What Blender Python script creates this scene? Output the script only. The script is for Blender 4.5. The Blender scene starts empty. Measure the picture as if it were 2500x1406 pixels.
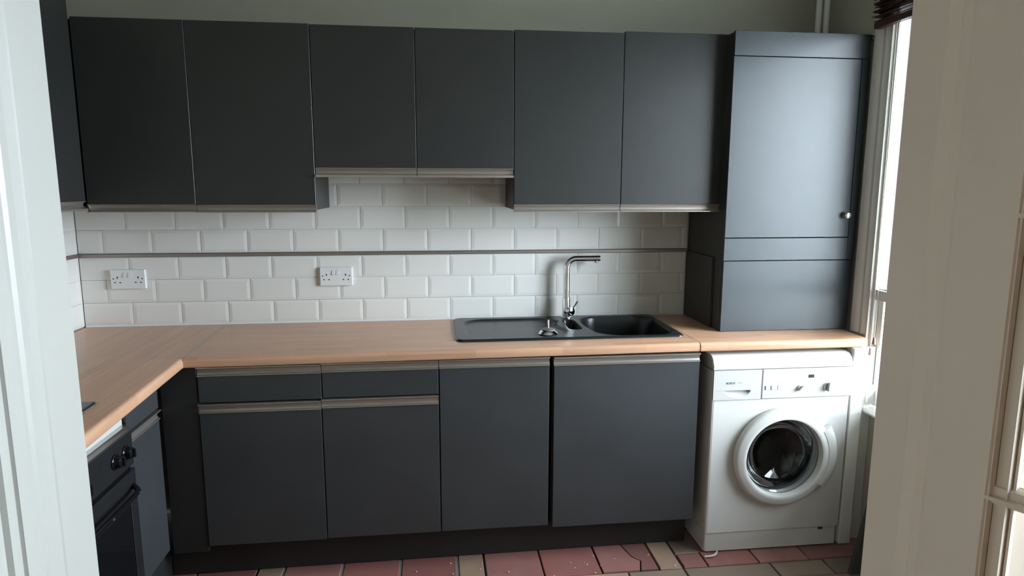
import bpy, bmesh, math, random
from mathutils import Vector, Matrix
S = bpy.context.scene
C = S.collection
rnd = random.Random(7)

# ------------------------------------------------------------------ camera
CAM = Vector((1.5533, -3.0222, 1.5274)); YAW, PITCH, ROLL, FPX = 0.117014, 0.154914, 0.0019, 1582.4
fw = Vector((math.sin(YAW)*math.cos(PITCH), math.cos(YAW)*math.cos(PITCH), -math.sin(PITCH)))
r0 = Vector((math.cos(YAW), -math.sin(YAW), 0)); u0 = r0.cross(fw)
rt = r0*math.cos(ROLL) + u0*math.sin(ROLL); up = u0*math.cos(ROLL) - r0*math.sin(ROLL)
cd = bpy.data.cameras.new('camera'); cam = bpy.data.objects.new('camera', cd); C.objects.link(cam)
m3 = Matrix((rt, up, -fw)).transposed()
cam.matrix_world = Matrix.Translation(CAM) @ m3.to_4x4()
cd.sensor_width = 36; cd.lens = FPX/2500*36; cd.clip_start = 0.02; cd.clip_end = 200
S.camera = cam

# ------------------------------------------------------------------ world and exposure
w = bpy.data.worlds.new('overcast_sky'); S.world = w; w.use_nodes = True
bg = w.node_tree.nodes['Background']
bg.inputs[0].default_value = (0.79, 0.905, 1.0, 1); bg.inputs[1].default_value = 6.2
S.view_settings.view_transform = 'Standard'; S.view_settings.look = 'None'
S.view_settings.gamma = 1; S.view_settings.use_curve_mapping = False
S.view_settings.exposure = 2.7
S.cycles.max_bounces = 10; S.cycles.diffuse_bounces = 6; S.cycles.glossy_bounces = 4
S.cycles.transparent_max_bounces = 12; S.cycles.caustics_reflective = False; S.cycles.caustics_refractive = False
S.cycles.use_denoising = True; S.cycles.sample_clamp_indirect = 6.0
def portal(loc, sx, sy, rot):
    l = bpy.data.lights.new('daylight_portal', 'AREA'); l.shape = 'RECTANGLE'; l.size = sx; l.size_y = sy
    l.cycles.is_portal = True
    o = bpy.data.objects.new('daylight_portal', l); C.objects.link(o); o.location = loc; o.rotation_euler = rot

# ------------------------------------------------------------------ materials
def mat(name, col, rough=.5, metal=0., noise=None, bump=None, spec=.5, coat=0., vary=0., stretch=(1, 1, 1)):
    m = bpy.data.materials.new(name); m.use_nodes = True; t = m.node_tree; n = t.nodes; L = t.links
    b = n['Principled BSDF']
    b.inputs['Base Color'].default_value = (*col, 1); b.inputs['Roughness'].default_value = rough
    b.inputs['Metallic'].default_value = metal; b.inputs['Specular IOR Level'].default_value = spec
    b.inputs['Coat Weight'].default_value = coat
    tc = n.new('ShaderNodeTexCoord'); mp = n.new('ShaderNodeMapping'); mp.inputs['Scale'].default_value = stretch
    L.new(tc.outputs['Object'], mp.inputs['Vector'])
    src = None
    if noise:
        sc, amt = noise[:2]
        nz = n.new('ShaderNodeTexNoise'); nz.inputs['Scale'].default_value = sc; nz.inputs['Detail'].default_value = 5
        L.new(mp.outputs[0], nz.inputs['Vector'])
        mx = n.new('ShaderNodeMix'); mx.data_type = 'RGBA'
        c2 = noise[2] if len(noise) > 2 else tuple(c*(1-amt) for c in col)
        mx.inputs[6].default_value = (*[min(1, c*(1+amt*.5)) for c in col], 1) if len(noise) < 3 else (*col, 1)
        mx.inputs[7].default_value = (*c2, 1)
        L.new(nz.outputs['Fac'], mx.inputs[0]); src = mx.outputs[2]
    if vary:
        oi = n.new('ShaderNodeObjectInfo'); hs = n.new('ShaderNodeHueSaturation')
        mr = n.new('ShaderNodeMapRange'); mr.inputs[3].default_value = 1-vary; mr.inputs[4].default_value = 1+vary
        L.new(oi.outputs['Random'], mr.inputs[0]); L.new(mr.outputs[0], hs.inputs['Value'])
        if src: L.new(src, hs.inputs['Color'])
        else: hs.inputs['Color'].default_value = (*col, 1)
        src = hs.outputs[0]
    if src: L.new(src, b.inputs['Base Color'])
    if bump:
        bz = n.new('ShaderNodeTexNoise'); bz.inputs['Scale'].default_value = bump[0]; bz.inputs['Detail'].default_value = 3
        L.new(mp.outputs[0], bz.inputs['Vector'])
        bp = n.new('ShaderNodeBump'); bp.inputs['Strength'].default_value = bump[1]; bp.inputs['Distance'].default_value = bump[2] if len(bump) > 2 else .002
        L.new(bz.outputs['Fac'], bp.inputs['Height']); L.new(bp.outputs[0], b.inputs['Normal'])
    return m
M = {}
M['cab'] = mat('charcoal_satin_paint', (.0250, .0262, .0258), .39, noise=(5, .18), bump=(90, .05, .001), spec=.55)
M['cabblue'] = mat('slate_blue_satin_paint', (.028, .035, .042), .40, noise=(5, .18), bump=(90, .05, .001), spec=.55)
M['cabbase'] = mat('charcoal_satin_paint_scuffed', (.040, .0435, .0465), .40, noise=(4, .28), bump=(90, .05, .001))  # same charcoal paint with scuffs; floor-bounce brightness put into the colour
M['cabside'] = mat('charcoal_carcass', (.032, .031, .030), .5, noise=(5, .1))
M['plinth'] = mat('dark_plinth_board', (.015, .014, .0145), .55, noise=(4, .2))
M['black'] = mat('black_void', (.006, .006, .006), .9)
M['alu'] = mat('brushed_aluminium', (.50, .455, .415), .32, .85)
M['trim'] = mat('anodised_edge_trim', (.33, .28, .26), .42, .85)
M['chrome'] = mat('polished_chrome', (.78, .78, .80), .06, 1.)
M['nickel'] = mat('brushed_nickel', (.72, .71, .66), .25, 1.)
M['tile'] = mat('white_glazed_tile', (.72, .705, .68), .09, vary=.015, bump=(14, .06, .002))
M['grout'] = mat('white_grout', (.30, .295, .285), .8, noise=(60, .15))
M['wall'] = mat('off_white_wall_paint', (.50, .49, .41), .7, noise=(3, .06), bump=(60, .12, .002))
M['hall'] = mat('hall_wall_paint', (.62, .54, .45), .7, noise=(3, .06))
M['gloss2'] = mat('old_grey_white_gloss_paint', (.42, .405, .375), .38, noise=(6, .05), bump=(9, .12, .003), stretch=(1, 1, .15))  # same trim paint, colour darkened to offset window light on the left jamb
M['gloss'] = mat('old_cream_gloss_paint', (.90, .775, .675), .38, noise=(6, .05), bump=(9, .12, .003), stretch=(1, 1, .15))  # same trim paint, colour lightened and warmed to lift the shaded right side
M['wood_white'] = mat('white_window_paint', (.74, .73, .70), .35, bump=(12, .1, .002), stretch=(1, 1, .2))
M['plastic'] = mat('white_socket_plastic', (.72, .71, .71), .25)
M['hole'] = mat('socket_hole_dark', (.03, .03, .03), .6)
M['enamel'] = mat('white_enamel', (.58, .572, .548), .24, noise=(3, .03))
M['enamel2'] = mat('white_appliance_plastic', (.47, .455, .43), .30)
M['greyp'] = mat('pale_grey_plastic', (.32, .32, .30), .35)
M['print'] = mat('grey_printed_ink', (.09, .09, .10), .5)
M['disp'] = mat('dark_display_window', (.03, .03, .035), .15)
M['sink'] = mat('black_granite_composite', (.012, .015, .016), .30, noise=(260, .5), bump=(300, .08, .0005), spec=.4)
M['rubber'] = mat('grey_rubber_gasket', (.16, .17, .17), .45)
M['ovenblk'] = mat('black_oven_enamel', (.018, .018, .019), .22, noise=(12, .3))
M['ovenglass'] = mat('black_oven_glass', (.006, .006, .007), .06)
M['hob'] = mat('black_ceramic_glass', (.012, .013, .014), .08)
M['steel'] = mat('stainless_edge', (.55, .55, .53), .3, 1.)
M['blind'] = mat('dark_brown_blind_wood', (.045, .012, .010), .38, noise=(30, .35), stretch=(1, .1, 1))
M['cord'] = mat('blind_cord', (.38, .33, .28), .8)
M['tassel'] = mat('brown_wood_tassel', (.16, .09, .07), .4)
M['scrap'] = mat('white_plastic_scrap', (.72, .68, .62), .5)
M['ceil'] = mat('ceiling_paint', (.62, .62, .58), .8)
M['ground'] = mat('outdoor_paving', (.30, .31, .29), .9, noise=(2, .2))
M['board'] = mat('dark_grey_board', (.045, .043, .040), .5, noise=(4, .15))
M['mortar'] = mat('grey_green_mortar', (.15, .16, .145), .9, noise=(70, .35), bump=(120, .4, .002))
M['earth'] = mat('dark_earth_joint', (.040, .036, .033), .95, noise=(60, .4))

def floor_mat(name, c1, c2):
    m = mat(name, c1, .52, noise=(9, 0, c2), bump=(22, .45, .004), vary=.18)
    return m
M['red'] = floor_mat('red_quarry_tile', (.27, .075, .060), (.24, .125, .115))
M['pink'] = floor_mat('worn_pink_brick', (.30, .15, .135), (.24, .09, .075))
M['tan'] = floor_mat('tan_floor_brick', (.36, .21, .135), (.25, .19, .15))
M['brown'] = floor_mat('brown_floor_brick', (.24, .165, .12), (.17, .135, .11))

def beech(name, along):
    m = bpy.data.materials.new(name); m.use_nodes = True; t = m.node_tree; n = t.nodes; L = t.links
    b = n['Principled BSDF']; b.inputs['Roughness'].default_value = .30; b.inputs['Specular IOR Level'].default_value = .35
    tc = n.new('ShaderNodeTexCoord'); mp = n.new('ShaderNodeMapping'); L.new(tc.outputs['Object'], mp.inputs[0])
    if along == 'Y': mp.inputs['Rotation'].default_value = (0, 0, math.radians(90))
    # fold Z into Y so the bullnose front carries the staves too
    sx = n.new('ShaderNodeSeparateXYZ'); L.new(mp.outputs[0], sx.inputs[0])
    ad = n.new('ShaderNodeMath'); ad.operation = 'ADD'; L.new(sx.outputs[1], ad.inputs[0]); L.new(sx.outputs[2], ad.inputs[1])
    cb = n.new('ShaderNodeCombineXYZ'); L.new(sx.outputs[0], cb.inputs[0]); L.new(ad.outputs[0], cb.inputs[1])
    br = n.new('ShaderNodeTexBrick'); L.new(cb.outputs[0], br.inputs['Vector'])
    br.inputs['Scale'].default_value = 1; br.inputs['Brick Width'].default_value = .34; br.inputs['Row Height'].default_value = .041
    br.inputs['Mortar Size'].default_value = 0.0; br.offset = .37; br.inputs['Bias'].default_value = 0
    br.inputs['Color1'].default_value = (.59, .345, .225, 1); br.inputs['Color2'].default_value = (.51, .295, .19, 1)
    m2 = n.new('ShaderNodeMapping'); m2.inputs['Scale'].default_value = (2, 45, 45); L.new(cb.outputs[0], m2.inputs[0])
    nz = n.new('ShaderNodeTexNoise'); nz.inputs['Scale'].default_value = 1.6; nz.inputs['Detail'].default_value = 6; L.new(m2.outputs[0], nz.inputs[0])
    mx = n.new('ShaderNodeMix'); mx.data_type = 'RGBA'; mx.blend_type = 'MULTIPLY'; mx.inputs[0].default_value = .5
    cr = n.new('ShaderNodeValToRGB'); cr.color_ramp.elements[0].color = (.74, .70, .66, 1); cr.color_ramp.elements[0].position = .3
    cr.color_ramp.elements[1].color = (1.05, 1.03, 1, 1); cr.color_ramp.elements[1].position = .65
    L.new(nz.outputs['Fac'], cr.inputs[0]); L.new(br.outputs['Color'], mx.inputs[6]); L.new(cr.outputs[0], mx.inputs[7])
    L.new(mx.outputs[2], b.inputs['Base Color'])
    return m
M['beech'] = beech('beech_stave_laminate', 'X'); M['beechY'] = beech('beech_stave_laminate_return', 'Y')

def glassmat(name, tint, refl=.08):
    m = bpy.data.materials.new(name); m.use_nodes = True; t = m.node_tree; n = t.nodes; L = t.links
    for x in list(n): n.remove(x)
    o = n.new('ShaderNodeOutputMaterial'); tr = n.new('ShaderNodeBsdfTransparent'); tr.inputs[0].default_value = (*tint, 1)
    g = n.new('ShaderNodeBsdfGlossy'); g.inputs['Roughness'].default_value = .03
    fr = n.new('ShaderNodeLayerWeight'); fr.inputs[0].default_value = .25
    mr = n.new('ShaderNodeMapRange'); mr.inputs[3].default_value = refl*.5; mr.inputs[4].default_value = min(1, refl*6)
    mx = n.new('ShaderNodeMixShader'); L.new(fr.outputs['Fresnel'], mr.inputs[0]); L.new(mr.outputs[0], mx.inputs[0])
    L.new(tr.outputs[0], mx.inputs[1]); L.new(g.outputs[0], mx.inputs[2]); L.new(mx.outputs[0], o.inputs[0])
    return m
M['glass'] = glassmat('window_glass', (.985, .99, .99)); M['doorglass'] = glassmat('appliance_glass', (.82, .85, .86), .10)
M['dirtyglass'] = glassmat('dusty_old_glass', (.34, .36, .365))  # tint kept dark to hold back daylight entering through the screen

def drum_mat():
    m = mat('perforated_steel_drum', (.16, .168, .17), .35, .9); t = m.node_tree; n = t.nodes; L = t.links
    tc = n.new('ShaderNodeTexCoord'); v = n.new('ShaderNodeTexVoronoi'); v.inputs['Scale'].default_value = 85; v.inputs['Randomness'].default_value = 0
    L.new(tc.outputs['Object'], v.inputs['Vector'])
    mr = n.new('ShaderNodeMapRange'); mr.inputs[1].default_value = .18; mr.inputs[2].default_value = .26
    L.new(v.outputs['Distance'], mr.inputs[0])
    mx = n.new('ShaderNodeMix'); mx.data_type = 'RGBA'; mx.inputs[6].default_value = (.02, .02, .02, 1); mx.inputs[7].default_value = (.16, .168, .17, 1)
    L.new(mr.outputs[0], mx.inputs[0]); L.new(mx.outputs[2], n['Principled BSDF'].inputs['Base Color'])
    return m
M['drum'] = drum_mat(); M['paddle'] = mat('dull_steel_paddle', (.22, .23, .23), .3, .9)

# ------------------------------------------------------------------ mesh helpers
def obj(name, bm, m, parent=None, smooth=False, label=None):
    me = bpy.data.meshes.new(name)
    bmesh.ops.recalc_face_normals(bm, faces=bm.faces)
    if parent is not None:
        off = world_loc(parent)
        if off.length > 0: bmesh.ops.translate(bm, verts=bm.verts, vec=-off)
    bm.to_mesh(me); bm.free()
    me.materials.append(M[m] if isinstance(m, str) else m)
    if smooth:
        for p in me.polygons: p.use_smooth = True
        if smooth is not True: me.set_sharp_from_angle(angle=math.radians(smooth))
    o = bpy.data.objects.new(name, me); C.objects.link(o)
    if parent is not None: o.parent = parent
    if label: o['label'] = label
    return o
def world_loc(o):
    v = Vector((0, 0, 0))
    while o is not None: v += o.location; o = o.parent
    return v
def thing(name, label, cat, loc=(0, 0, 0), group=None):
    o = bpy.data.objects.new(name, None); C.objects.link(o); o.location = loc; o.empty_display_size = .05
    o['label'] = label; o['category'] = cat
    if group: o['group'] = group
    return o
def tag(o, label, cat, group=None):
    o['label'] = label; o['category'] = cat
    if group: o['group'] = group
    return o
def struct(name, bm=None, m=None, smooth=False):
    if bm is None:
        o = bpy.data.objects.new(name, None); C.objects.link(o)
    else: o = obj(name, bm, m, smooth=smooth)
    o['kind'] = 'structure'; return o
def NB(): return bmesh.new()
def box(bm, x0, x1, y0, y1, z0, z1, bev=0, seg=2):
    v = [bm.verts.new(p) for p in ((x0,y0,z0),(x1,y0,z0),(x1,y1,z0),(x0,y1,z0),(x0,y0,z1),(x1,y0,z1),(x1,y1,z1),(x0,y1,z1))]
    fs = [bm.faces.new([v[i] for i in f]) for f in ((0,3,2,1),(4,5,6,7),(0,1,5,4),(1,2,6,5),(2,3,7,6),(3,0,4,7))]
    if bev:
        es = list({e for f in fs for e in f.edges})
        bmesh.ops.bevel(bm, geom=es, offset=bev, segments=seg, profile=.5, affect='EDGES')
    return bm
def bx(*a, **k): return box(NB(), *a, **k)
def prism(bm, pts, axis, a0, a1):
    """2D outline pts extruded along axis; for X pts are (y,z), for Y (x,z), for Z (x,y). a0/a1 may be functions of the point."""
    def P(p, a):
        a = a(p) if callable(a) else a
        return {'X': (a, p[0], p[1]), 'Y': (p[0], a, p[1]), 'Z': (p[0], p[1], a)}[axis]
    A = [bm.verts.new(P(p, a0)) for p in pts]; B = [bm.verts.new(P(p, a1)) for p in pts]
    n = len(pts)
    for i in range(n): bm.faces.new((A[i], A[(i+1) % n], B[(i+1) % n], B[i]))
    bm.faces.new(A[::-1]); bm.faces.new(B)
    return bm
def lathe(bm, prof, c, axis='Y', seg=48, a0=0, a1=2*math.pi, close=True):
    """prof: (radius, position along axis)"""
    full = abs((a1-a0) - 2*math.pi) < 1e-6; n = seg if full else seg+1
    rings = []
    for r, h in prof:
        if r < 1e-6:
            rings.append([bm.verts.new(_ax(c, 0, 0, h, axis))]); continue
        rings.append([bm.verts.new(_ax(c, r*math.cos(a0+(a1-a0)*i/seg), r*math.sin(a0+(a1-a0)*i/seg), h, axis)) for i in range(n)])
    for A, B in zip(rings, rings[1:]):
        m = n if full else n-1
        for i in range(m):
            j = (i+1) % n
            if len(A) == 1 and len(B) == 1: continue
            if len(A) == 1: bm.faces.new((A[0], B[i], B[j]))
            elif len(B) == 1: bm.faces.new((A[i], A[j], B[0]))
            else: bm.faces.new((A[i], A[j], B[j], B[i]))
    return bm
def _ax(c, a, b, h, axis):
    if axis == 'Y': return (c[0]+a, c[1]+h, c[2]+b)
    if axis == 'Z': return (c[0]+a, c[1]+b, c[2]+h)
    return (c[0]+h, c[1]+a, c[2]+b)
def tube(bm, pts, r, seg=16, caps=True):
    pts = [Vector(p) for p in pts]; rad = r if isinstance(r, (list, tuple)) else [r]*len(pts)
    prev = None; rings = []
    for i, p in enumerate(pts):
        d = (pts[min(i+1, len(pts)-1)] - pts[max(i-1, 0)]).normalized()
        if prev is None:
            prev = d.orthogonal().normalized()
        prev = (prev - d*prev.dot(d)).normalized(); q = d.cross(prev)
        rings.append([bm.verts.new(p + (prev*math.cos(2*math.pi*k/seg) + q*math.sin(2*math.pi*k/seg))*rad[i]) for k in range(seg)])
    for A, B in zip(rings, rings[1:]):
        for k in range(seg): bm.faces.new((A[k], A[(k+1) % seg], B[(k+1) % seg], B[k]))
    if caps: bm.faces.new(rings[0][::-1]); bm.faces.new(rings[-1])
    return bm
def plate_hole(bm, x0, x1, z0, z1, hole, c, yf, yb):
    """upright plate facing -Y with a star-shaped hole; hole = list of (x,z)"""
    angs = []
    for (x, z) in hole: angs.append((math.atan2(z-c[1], x-c[0]), (x, z)))
    def holeat(a):
        s = sorted(angs); n = len(s)
        for i in range(n):
            aa, p = s[i]; ab, q = s[(i+1) % n]
            if i == n-1: ab += 2*math.pi
            t = a if a >= aa else a+2*math.pi
            if aa <= t <= ab:
                f = (t-aa)/(ab-aa) if ab > aa else 0
                return (p[0]+(q[0]-p[0])*f, p[1]+(q[1]-p[1])*f)
        return s[0][1]
    A = [a for a, _ in angs] + [math.atan2(z-c[1], x-c[0]) for x in (x0, x1) for z in (z0, z1)]
    A = sorted(set(round(a, 6) for a in A))
    I, O = [], []
    for a in A:
        h = holeat(a); dx, dz = math.cos(a), math.sin(a); ts = []
        if dx > 1e-9: ts.append((x1-c[0])/dx)
        if dx < -1e-9: ts.append((x0-c[0])/dx)
        if dz > 1e-9: ts.append((z1-c[1])/dz)
        if dz < -1e-9: ts.append((z0-c[1])/dz)
        t = min(ts); O.append((c[0]+dx*t, c[1]+dz*t)); I.append(h)
    n = len(A)
    vs = [[bm.verts.new((p[0], y, p[1])) for p in P] for y in (yf, yb) for P in (I, O)]
    If, Of, Ib, Ob = vs
    for i in range(n):
        j = (i+1) % n
        bm.faces.new((If[i], If[j], Of[j], Of[i])); bm.faces.new((Ib[i], Ib[j], Ob[j], Ob[i]))
        bm.faces.new((If[i], If[j], Ib[j], Ib[i])); bm.faces.new((Of[i], Of[j], Ob[j], Ob[i]))
    return bm
def text_part(body, size, loc, rot, m, parent, name='lettering'):
    cu = bpy.data.curves.new(name, 'FONT'); cu.body = body; cu.size = size; cu.extrude = .0002; cu.offset = size*.025
    o = bpy.data.objects.new(name, cu); C.objects.link(o)
    me = bpy.data.meshes.new_from_object(o.evaluated_get(bpy.context.evaluated_depsgraph_get()))
    bpy.data.objects.remove(o); me.materials.clear(); me.materials.append(M[m])
    o = bpy.data.objects.new(name, me); C.objects.link(o); o.rotation_euler = rot
    o.parent = parent; o.location = Vector(loc) - world_loc(parent)
    return o

# ================================================================== SETTING
Zc = 2.60
WT = .907                                            # worktop height
# floor: earth bed + bricks
fl = struct('floor', bx(-.2, 3.6, -2.75, .2, -.06, -.012), 'earth')
def brick(x0, x1, y0, y1, m, dz=0.0, skew=0.0, g=.0022):
    bm = NB()
    z = -.004 + dz
    h = [rnd.uniform(-.0012, .0012) for _ in range(4)]
    v = [(x0+g, y0+g), (x1-g, y0+g), (x1-g+skew, y1-g), (x0+g+skew, y1-g)]
    b = .0025
    lo = [bm.verts.new((x, y, -.03)) for x, y in v]
    md = [bm.verts.new((x, y, z-.004+hh)) for (x, y), hh in zip(v, h)]
    cx = sum(x for x, _ in v)/4; cy = sum(y for _, y in v)/4
    tp = [bm.verts.new((x+(b if x < cx else -b), y+(b if y < cy else -b), z+hh)) for (x, y), hh in zip(v, h)]
    for A, B in ((lo, md), (md, tp)):
        for i in range(4): bm.faces.new((A[i], A[(i+1) % 4], B[(i+1) % 4], B[i]))
    bm.faces.new(tp)
    return obj('brick', bm, m, fl)
row1 = [(.02,.34,'red'),(.34,.583,'red'),(.583,.818,'red'),(.818,.925,'tan'),(.925,1.156,'pink'),(1.156,1.39,'red'),(1.39,1.62,'red'),
        (1.62,1.731,'tan'),(1.731,1.963,'pink'),(1.963,2.198,'red')]
for a, b, m in row1: brick(a, b, -.688, -.36, m, rnd.uniform(-.001, .001), 0, .0052 if .80 < a < 1.63 else .003)
for x in (.925, 1.156, 1.39, 1.62): obj('mortar_joint', bx(x-.006, x+.006, -.684, -.36, -.03, -.0075), 'mortar', fl)
# cracked red tile, in two pieces along its crack
for pts in ([(2.203,-.684),(2.352,-.684),(2.372,-.62),(2.345,-.59),(2.332,-.54),(2.300,-.36),(2.203,-.36)],
            [(2.358,-.684),(2.430,-.684),(2.430,-.36),(2.306,-.36),(2.338,-.54),(2.351,-.588),(2.378,-.62)]):
    prism(bm := NB(), pts, 'Z', -.03, -.004); obj('brick', bm, 'pink', fl)
brick(2.436, 2.533, -.688, -.36, 'tan')
brick(2.535, 2.650, -.586, -.36, 'brown'); brick(2.537, 2.640, -.688, -.590, 'pink')
for a, b, m in ((2.640,2.86,'red'),(2.86,3.08,'pink'),(3.08,3.39,'pink')): brick(a, b, -.688, -.40, m)
xs = [.02,.24,.47,.70,.93,1.16,1.38,1.60,1.83,2.06,2.30,2.533,2.90,3.13,3.39]
for i, (a, b) in enumerate(zip(xs, xs[1:])): brick(a, b, -.795, -.690, ['tan','brown','tan'][i % 3] if a < 2.5 else 'brown', rnd.uniform(-.001,.001))
y = -.797; k = 0
while y > -2.65:
    hh = .235 if k % 2 == 0 else .115
    x = -.05 - (.11 if k % 2 else 0)
    while x < 3.39:
        wd = .235; a, b = max(x, .0), min(x+wd, 3.39)
        if b-a > .03: brick(a, b, y-hh, y, rnd.choice(['red','pink','pink','tan','brown']), rnd.uniform(-.0015,.001))
        x += wd
    y -= hh+.002; k += 1

# back wall with metro tiles
wb = struct('wall_back', bx(-.2, 3.6, .012, .16, 0, Zc), 'wall')
obj('grout_bed', bx(0, 2.768, .0055, .012, WT-.03, 1.75), 'grout', wb)
tile_cache = {}
def tile_mesh(wd, ht, bl=1, br=1):
    k = (round(wd, 3), round(ht, 3), bl, br)
    if k in tile_cache: return tile_cache[k]
    bm = NB(); b = .014
    L, R = (b if bl else .0005), (wd-b if br else wd-.0005)
    o = [(0,0),(wd,0),(wd,ht),(0,ht)]; i = [(L,b),(R,b),(R,ht-b),(L,ht-b)]
    A = [bm.verts.new((x, .0065, z)) for x, z in o]; B = [bm.verts.new((x, .0019, z)) for x, z in o]; D = [bm.verts.new((x, 0, z)) for x, z in i]
    for P, Q in ((A, B), (B, D)):
        for q in range(4): bm.faces.new((P[q], P[(q+1) % 4], Q[(q+1) % 4], Q[q]))
    bm.faces.new(D); bmesh.ops.recalc_face_normals(bm, faces=bm.faces)
    me = bpy.data.meshes.new('tile'); bm.to_mesh(me); bm.free(); me.materials.append(M['tile']); tile_cache[k] = me; return me
def put_tile(parent, x, z, wd, ht, rot=0, y=0, bl=1, br=1):
    o = bpy.data.objects.new('tile', tile_mesh(wd, ht, bl, br)); C.objects.link(o); o.parent = parent
    o.location = (x, y, z); o.rotation_euler = (rnd.uniform(-.004,.004), 0, rot + rnd.uniform(-.004, .004)); return o
J1 = [0, .204, .411, .614, .812, 1.013, 1.213, 1.414, 1.616, 1.818, 2.020, 2.224, 2.428, 2.634, 2.765]
J2 = [0, .104, .308, .513, .713, .913, 1.113, 1.313, 1.515, 1.717, 1.919, 2.122, 2.326, 2.532, 2.734, 2.765]
G = .0013
rows = [(WT+.004, 1.0135, J1), (1.0135, 1.1155, J2), (1.1155, 1.2165, J1), (1.2335, 1.3355, J2), (1.3355, 1.4375, J1), (1.4375, 1.5395, J2), (1.5395, 1.6415, J1)]
for z0, z1, J in rows:
    for i, (a, b) in enumerate(zip(J, J[1:])):
        if z0 > 1.43 and (b < 1.0 or a > 1.95): continue
        put_tile(wb, a+G*.5, z0+G*.5, b-a-G, z1-z0-G, bl=(i > 0))
# aluminium strip between tile rows
struct('trim_1', prism(NB(), [(-.006,1.2175),(-.0075,1.219),(-.0075,1.2305),(-.006,1.232),(.006,1.232),(.006,1.2175)], 'X', .001, 2.766), 'trim')
# left wall
wl = struct('wall_left', bx(-.16, -.012, -2.4, .16, 0, Zc), 'wall')
obj('grout_bed', bx(-.012, -.0055, -1.9, 0, WT-.03, 1.55), 'grout', wl)
for z0, z1, J in rows[:5]:
    JJ = [0, .1, .302, .504] if J is J1 else [0, .2, .402, .604]
    for a, b in zip(JJ, JJ[1:]):
        put_tile(wl, -0.0, z0+G*.5, b-a-G, z1-z0-G, rot=math.radians(90), y=-b+G*.5)
struct('trim_2', prism(NB(), [(.006,1.2175),(.0075,1.219),(.0075,1.2305),(.006,1.232),(-.006,1.232),(-.006,1.2175)], 'Y', -.62, -.008), 'trim')
# right wall with window opening  Y -.54..-1.62, z .60..2.32
WX = 3.385
bm = NB(); box(bm, WX, WX+.16, -.54, .16, 0, Zc); box(bm, WX, WX+.16, -2.4, -1.62, 0, Zc)
box(bm, WX, WX+.16, -1.62, -.54, 0, .575); box(bm, WX, WX+.16, -1.62, -.54, 2.32, Zc)
struct('wall_right', bm, 'wall')
struct('ceiling', bx(-.3, 4.6, -5.2, .2, Zc, Zc+.1), 'ceil')
# doorway wall
JL, JR, JY, JY2 = 1.223, 2.023, -2.40, -2.545
bm = NB(); box(bm, -.2, JL-.03, JY2, JY-.004, 0, Zc); box(bm, JR+.03, 3.6, JY2+.01, JY-.004, 0, Zc); box(bm, JL-.03, JR+.03, JY2, JY-.004, 2.06, Zc)
struct('wall_front', bm, 'wall')
# left door lining with stop moulding
pl = [(JL,-2.400),(JL,-2.4485),(JL-.0008,-2.4505),(JL-.0012,-2.462),(JL-.0010,-2.4665),(JL-.0008,-2.471),(JL-.0018,-2.476),(JL-.0008,-2.482),(JL-.0005,-2.4985),(JL-.003,-2.4995),
      (JL-.003,-2.5010),(JL-.0005,-2.5040),(JL-.0003,-2.509),(JL-.0005,-2.514),(JL-.004,-2.5165),(JL-.003,-2.60),(JL-.06,-2.60),(JL-.06,-2.400)]
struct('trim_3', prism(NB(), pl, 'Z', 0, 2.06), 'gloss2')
pr = [(JR,-2.400),(JR+.0005,-2.448),(JR+.0050,-2.4590),(JR+.0056,-2.4700),(JR+.0020,-2.4780),(JR-.0002,-2.4805),(JR,-2.545),(JR+.06,-2.545),(JR+.06,-2.400)]
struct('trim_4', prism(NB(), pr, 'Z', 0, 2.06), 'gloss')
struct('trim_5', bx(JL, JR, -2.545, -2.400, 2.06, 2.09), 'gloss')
# hall behind the camera
bm = NB(); box(bm, .35, .45, -4.6, -2.60, 0, Zc); struct('wall_hall_left', bm, 'hall')
struct('wall_hall_back', bx(.35, 4.4, -4.7, -4.6, 0, Zc), 'hall')
struct('wall_hall_return', bx(.45, JL-.06, -2.60, JY2, 0, Zc), 'hall')
struct('floor_hall', bx(.3, 4.5, -4.7, -2.76, -.06, -.01), 'brown')
struct('ground', bx(-6, 30, -25, 25, -.5, -.4), 'ground')

# glazed screen beside the doorway: direction 62 degrees from the wall
TH = math.radians(62); A0 = Vector((JR+.002, -2.547, 0)); D = Vector((math.cos(TH), -math.sin(TH), 0)); N = Vector((-math.sin(TH), -math.cos(TH), 0))
scr = struct('window_2')
def lcl(s, n, z): return A0 + D*s + N*n + Vector((0, 0, z))
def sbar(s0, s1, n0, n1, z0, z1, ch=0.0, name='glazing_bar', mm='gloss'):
    """bar whose room side (n1) is chamfered by ch on s or z"""
    bm = NB(); v = []
    for (s, n, z) in ((s0,n0,z0),(s1,n0,z0),(s1,n0,z1),(s0,n0,z1)): v.append(bm.verts.new(lcl(s, n, z)))
    cs = min(ch, (s1-s0)*.4); cz = min(ch, (z1-z0)*.4)
    if (s1-s0) > (z1-z0): cs = 0
    else: cz = 0
    for (s, n, z) in ((s0+cs,n1,z0+cz),(s1-cs,n1,z0+cz),(s1-cs,n1,z1-cz),(s0+cs,n1,z1-cz)): v.append(bm.verts.new(lcl(s, n, z)))
    for f in ((0,1,2,3),(4,5,6,7),(0,1,5,4),(1,2,6,5),(2,3,7,6),(3,0,4,7)): bm.faces.new([v[i] for i in f])
    return obj(name, bm, mm, scr)
SL = 1.25
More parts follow.
